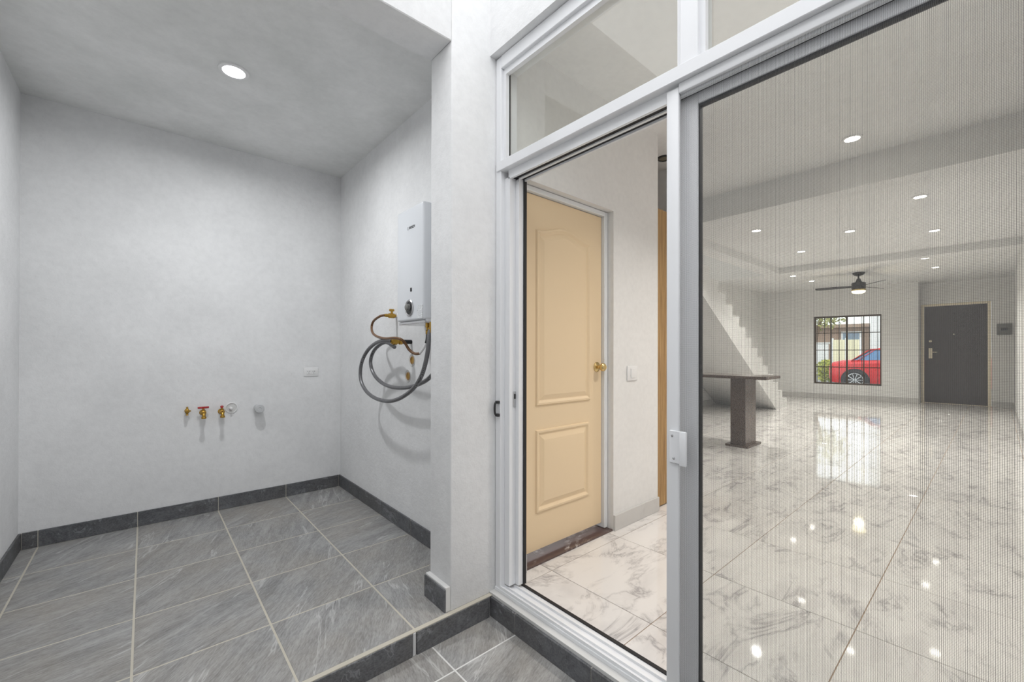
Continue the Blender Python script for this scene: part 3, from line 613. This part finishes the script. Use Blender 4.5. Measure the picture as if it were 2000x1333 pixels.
# ------------------------------------------------------------------ ceiling fan
FX, FY = 11.18, 1.88
fan = empty('ceiling_fan', (FX, FY, ZR), 'dark bronze three-blade ceiling fan with lit lamp', 'ceiling fan')
F = lambda n, p, m, par=fan: lathe(n, p, (FX, FY, ZR), (0, 0, -1), m, par, 28)
F('canopy', [(.105, 0), (.105, .012), (.085, .045), (.045, .068), (.016, .072)], 'fan_bronze')
F('downrod', [(.013, .06), (.013, .15)], 'fan_bronze')
F('motor', [(.03, .125), (.035, .15), (.055, .19), (.062, .205), (.112, .21), (.116, .225), (.116, .325), (.108, .345)], 'fan_bronze')
F('lamp_ring', [(.108, .34), (.118, .35), (.118, .372), (.11, .38)], 'antique_brass')
lm = F('lamp_shade', [(.112, .372), (.114, .39), (.10, .418), (.06, .432), (.001, .436)], 'fan_lamp_lens')
for i, th in enumerate((20, 140, 260)):
    a = math.radians(th); dr = r0 * math.cos(a) + Vector((fw.x, fw.y, 0)).normalized() * math.sin(a); pe = Vector((-dr.y, dr.x, 0))
    bm = bmesh.new(); T, Bt = [], []
    for k_ in range(9):
        s_ = k_ / 8; rr = .13 + s_ * .60; hw = .045 + .022 * math.sin(pi * min(1, s_ * 1.1) * .5)
        if k_ == 8: hw *= .75
        for lst, off in ((T, .004), (Bt, -.004)):
            row = []
            for sg in (-1, 1): row.append(bm.verts.new(Vector((FX, FY, 2.575)) + dr * rr + pe * hw * sg + Vector((0, 0, off + sg * hw * .22))))
            lst.append(row)
    for k_ in range(8):
        bm.faces.new((T[k_][0], T[k_][1], T[k_ + 1][1], T[k_ + 1][0])); bm.faces.new((Bt[k_][0], Bt[k_ + 1][0], Bt[k_ + 1][1], Bt[k_][1]))
        for sd_ in (0, 1): bm.faces.new((T[k_][sd_], T[k_ + 1][sd_], Bt[k_ + 1][sd_], Bt[k_][sd_]))
    for k_ in (0, 8): bm.faces.new((T[k_][0], T[k_][1], Bt[k_][1], Bt[k_][0]))
    b_ = from_bm('blade', bm, 'fan_bronze', fan)
    bm = bmesh.new(); tube_bm(bm, [Vector((FX, FY, 2.575)) + dr * .09, Vector((FX, FY, 2.575)) + dr * .13, Vector((FX, FY, 2.578)) + dr * .20], .016, 6); from_bm('blade_arm', bm, 'fan_bronze', b_)
ld = bpy.data.lights.new('fan_bulb', 'POINT'); ld.energy = 5; ld.color = (1, .82, .5); ld.shadow_soft_size = .08
lo = bpy.data.objects.new('fan_bulb', ld); COL.objects.link(lo); lo.parent = fan; lo.location = (0, 0, -.53)

# ------------------------------------------------------------------ front window with grille
wd = empty('window_1', WP + WU * 1.33 + Vector((0, 0, Z0)), 'bronze sliding window with a grid of bars in the front wall', 'window', kind='structure')
fr = .05
wpart('frame', [(U0, U1, .01, .10, Z0, Z0 + fr * .8), (U0, U1, .01, .10, Z1 - fr * .8, Z1), (U0, U0 + fr * .5, .01, .10, Z0 + fr * .8, Z1 - fr * .8), (U1 - fr, U1, .01, .10, Z0 + fr * .8, Z1 - fr * .8)], 'window_bronze', wd)
UM = (U0 + U1) / 2 - .01
wpart('meeting_stile', [(UM - .022, UM + .022, .03, .085, Z0 + fr * .8, Z1 - fr * .8)], 'window_bronze', wd)
for a, b in ((U0 + fr * .5, UM - .022), (UM + .022, U1 - fr)):
    wpart('pane', [(a, b, .05, .055, Z0 + fr * .8, Z1 - fr * .8)], 'clear_glass', wd)
    m_ = (a + b) / 2; wpart('muntin', [(m_ - .010, m_ + .010, .035, .049, Z0 + fr * .8, Z1 - fr * .8)], 'window_bronze', wd)
    for i in range(1, 4):
        z = Z0 + (Z1 - Z0) * i / 4; wpart('muntin', [(a, b, .036, .048, z - .010, z + .010)], 'window_bronze', wd)
for i in range(9):
    u = U0 + .07 + i * .151; wpart('security_bar', [(u - .006, u + .006, .115, .127, Z0 - .0, Z1)], 'black_metal', wd)
wpart('sill', [(U0 - .02, U1 + .02, .10, .2, Z0 - .03, Z0)], 'house_white', wd)

# ------------------------------------------------------------------ street in front of the house
struct(box('ground_street', 14.42, 60, -30, 45, -.4, -.10, 'asphalt'), 'grey street outside the window', 'street')
car = empty('red_car', (18.7 + .9, 2.0, -.10), 'shiny red car parked outside the barred window', 'car')
CXC, HW, GZ, YF = 19.6, .90, -.10, 4.05     # car centre line X, half width, ground, nose Y
stations = [  # distance from nose, half width factor, sill z, shoulder z, top z, top half-width factor
    (0.00, .66, .36, .74, .84, .58), (.10, .88, .24, .80, .93, .74), (.35, .96, .20, .86, .99, .80), (.80, 1.0, .20, .90, 1.03, .82), (1.35, 1.0, .20, .93, 1.07, .83),
    (1.60, 1.0, .20, .94, 1.10, .82), (2.6, 1.0, .20, .96, 1.12, .82), (3.5, 1.0, .20, .98, 1.12, .82), (4.0, .97, .24, 1.0, 1.10, .80), (4.25, .90, .32, .98, 1.05, .74)]
bm = bmesh.new(); rings = []
for d, wf, zs, zsh, zt, tf in stations:
    W = HW * wf; row = []
    for sx_, zz in ((-W * .93, zs), (-W, zs + .18), (-W * .99, (zs + zsh) / 2 + .05), (-W * .97, zsh), (-HW * tf * .98, zt), (-HW * tf * .5, zt + .03), (0, zt + .04), (HW * tf * .5, zt + .03), (HW * tf * .98, zt), (W * .97, zsh), (W * .99, (zs + zsh) / 2 + .05), (W, zs + .18), (W * .93, zs)):
        row.append(bm.verts.new((CXC + sx_, YF - d, GZ + zz)))
    rings.append(row)
for p, q in zip(rings, rings[1:]):
    for i in range(len(p)): bm.faces.new((p[i], p[(i + 1) % len(p)], q[(i + 1) % len(q)], q[i]))
bm.faces.new(rings[0]); bm.faces.new(rings[-1][::-1]); bodyc = from_bm('body', bm, 'car_red', car, True, 40)
def shell(name, sec, mat, par):
    bm = bmesh.new(); R = []
    for d, z0_, w0, z1_, w1 in sec: R.append([bm.verts.new((CXC + x, YF - d, GZ + z)) for x, z in ((-w0, z0_), (-w1, z1_), (w1, z1_), (w0, z0_))])
    for p, q in zip(R, R[1:]):
        for i in range(4): bm.faces.new((p[i], p[(i + 1) % 4], q[(i + 1) % 4], q[i]))
    bm.faces.new(R[0]); bm.faces.new(R[-1][::-1]); return from_bm(name, bm, mat, par, True, 30)
shell('windows', [(.72, 1.00, .72, 1.02, .71), (1.28, 1.04, .77, 1.40, .63), (2.9, 1.05, .77, 1.44, .61), (3.55, 1.05, .75, 1.08, .73)], 'car_glass', car)
shell('roof', [(1.12, 1.34, .63, 1.36, .60), (1.42, 1.40, .65, 1.46, .60), (2.4, 1.43, .64, 1.51, .58), (2.98, 1.41, .63, 1.44, .58)], 'car_red', car)
for d_, e_, w_ in ((.66, 1.16, .17), (2.30, 2.28, .09), (3.46, 2.86, .10)):
    shell('pillar', [(d_, 1.0, .775, 1.02, .76), (e_, 1.38, .645, 1.42, .63), (e_ + w_, 1.40, .645, 1.43, .63), (d_ + w_, 1.0, .78, 1.02, .765)], 'car_red', car)
for side in (-1, 1):
    for d_ in (.80, 3.35):
        c = Vector((CXC + side * (HW - .20), YF - d_, GZ + .335)); wh_ = empty('wheel', c, parent=car)
        lathe('arch', [(.40, .0), (.40, .206)], c, (side, 0, 0), 'black_rubber', wh_, 32)
        lathe('tyre', [(.24, .19), (.30, .215), (.325, .205), (.335, .17), (.335, .03), (.31, .0)], c, (side, 0, 0), 'black_rubber', wh_, 36)
        bm = bmesh.new(); lathe_bm(bm, [(.225, .19), (.245, .222), (.225, .224), (.215, .195)], c, (side, 0, 0), 36, False); lathe_bm(bm, [(.055, .19), (.055, .222), (.03, .228)], c, (side, 0, 0), 16)
        for s_ in range(10):
            a = 2 * pi * s_ / 10; dv = Vector((0, math.cos(a), math.sin(a))); o_ = Vector((side * .212, 0, 0)); tube_bm(bm, [c + o_ + dv * .04, c + o_ + dv * .13, c + o_ + dv * .222], .015, 6)
        from_bm('rim', bm, 'car_alloy', wh_, True, 40)
box('mirror', CXC - HW - .12, CXC - HW + .02, YF - 3.42, YF - 3.26, GZ + .98, GZ + 1.12, 'car_red', car, .03, 2)
for sgn in (-1, 1): box('tail_light', CXC + sgn * .62 - .16, CXC + sgn * .62 + .16, YF - .16, YF - .06, GZ + .68, GZ + .80, 'red_enamel', car, .03, 2)

hs = empty('opposite_house', (32, 6, -.1), 'pale house with brown upper wall across the street', 'building')
box('wall', 32, 40, -10, 4.85, -.1, 6.5, 'house_white', hs)
box('wall', 33, 40, 4.85, 13, -.1, 2.75, 'house_brown', hs)
box('roof', 32.5, 40.2, 4.86, 13.3, 2.75, 2.95, 'house_brown', hs)
for y in (5.4, 8.0, 10.6):
    f_ = box('window', 32.92, 33.02, y, y + 1.0, 1.6, 2.5, 'house_white', hs); box('pane', 32.89, 32.93, y + .1, y + .9, 1.7, 2.4, 'house_glass', f_)
gt = empty('cream_gate_wall', (29, 6.5, -.1), 'cream painted gate across the street behind the red car', 'gate')
for i in range(2): box('panel', 29, 29.12, 4.84 + i * .62, 5.40 + i * .62, -.1, 1.9, 'cream_wall', gt, .01)
for i in range(3): box('post', 28.96, 29.16, 4.76 + i * .62, 4.84 + i * .62, -.1, 2.0, 'house_white', gt, .01)
tw = empty('white_wall', (30, 10.5, -.1), 'white boundary wall beside the cream gate', 'boundary wall')
box('panel', 30, 30.2, 6.45, 14, -.1, 1.7, 'house_white', tw); box('coping', 29.95, 30.25, 6.4, 14, 1.7, 1.8, 'cement', tw)
def foliage(name, c, rad, n, mat, par, size, seed):
    rn = random.Random(seed); bm = bmesh.new()
    for _ in range(n):
        v = Vector((rn.gauss(0, 1), rn.gauss(0, 1), rn.gauss(0, 1))).normalized() * rn.random() ** .4
        p = Vector(c) + Vector((v.x * rad[0], v.y * rad[1], v.z * rad[2])); a = Vector((rn.gauss(0, 1), rn.gauss(0, 1), rn.gauss(0, 1))).normalized(); b = a.orthogonal().normalized()
        s = size * (.6 + rn.random() * .8); bm.faces.new([bm.verts.new(p + q) for q in (a * s, b * s * .45, -a * s, -b * s * .45)])
    return tag(from_bm(name, bm, mat, par), kind='stuff')
tree = empty('street_tree', (23.5, 5.75, -.1), 'leafy street tree seen through the barred window', 'tree')
tube('trunk', [(23.5, 5.75, -.1), (23.5, 5.72, 1.0), (23.6, 5.5, 2.0), (23.55, 5.3, 2.9)], .08, 'bark', tree, 10)
foliage('crown', (23.5, 5.2, 3.05), (.9, 1.0, .85), 520, 'tree_leaf', tree, .10, 3)
bush = empty('flowering_bush', (21.5, 4.7, -.1), 'low green bush in front of the parked red car', 'bush')
foliage('leaves', (21.5, 4.7, .42), (.40, .34, .52), 500, 'bush_leaf', bush, .08, 5)
tube('stem', [(21.5, 4.7, -.1), (21.52, 4.72, .4)], .03, 'bark', bush, 8, 3)
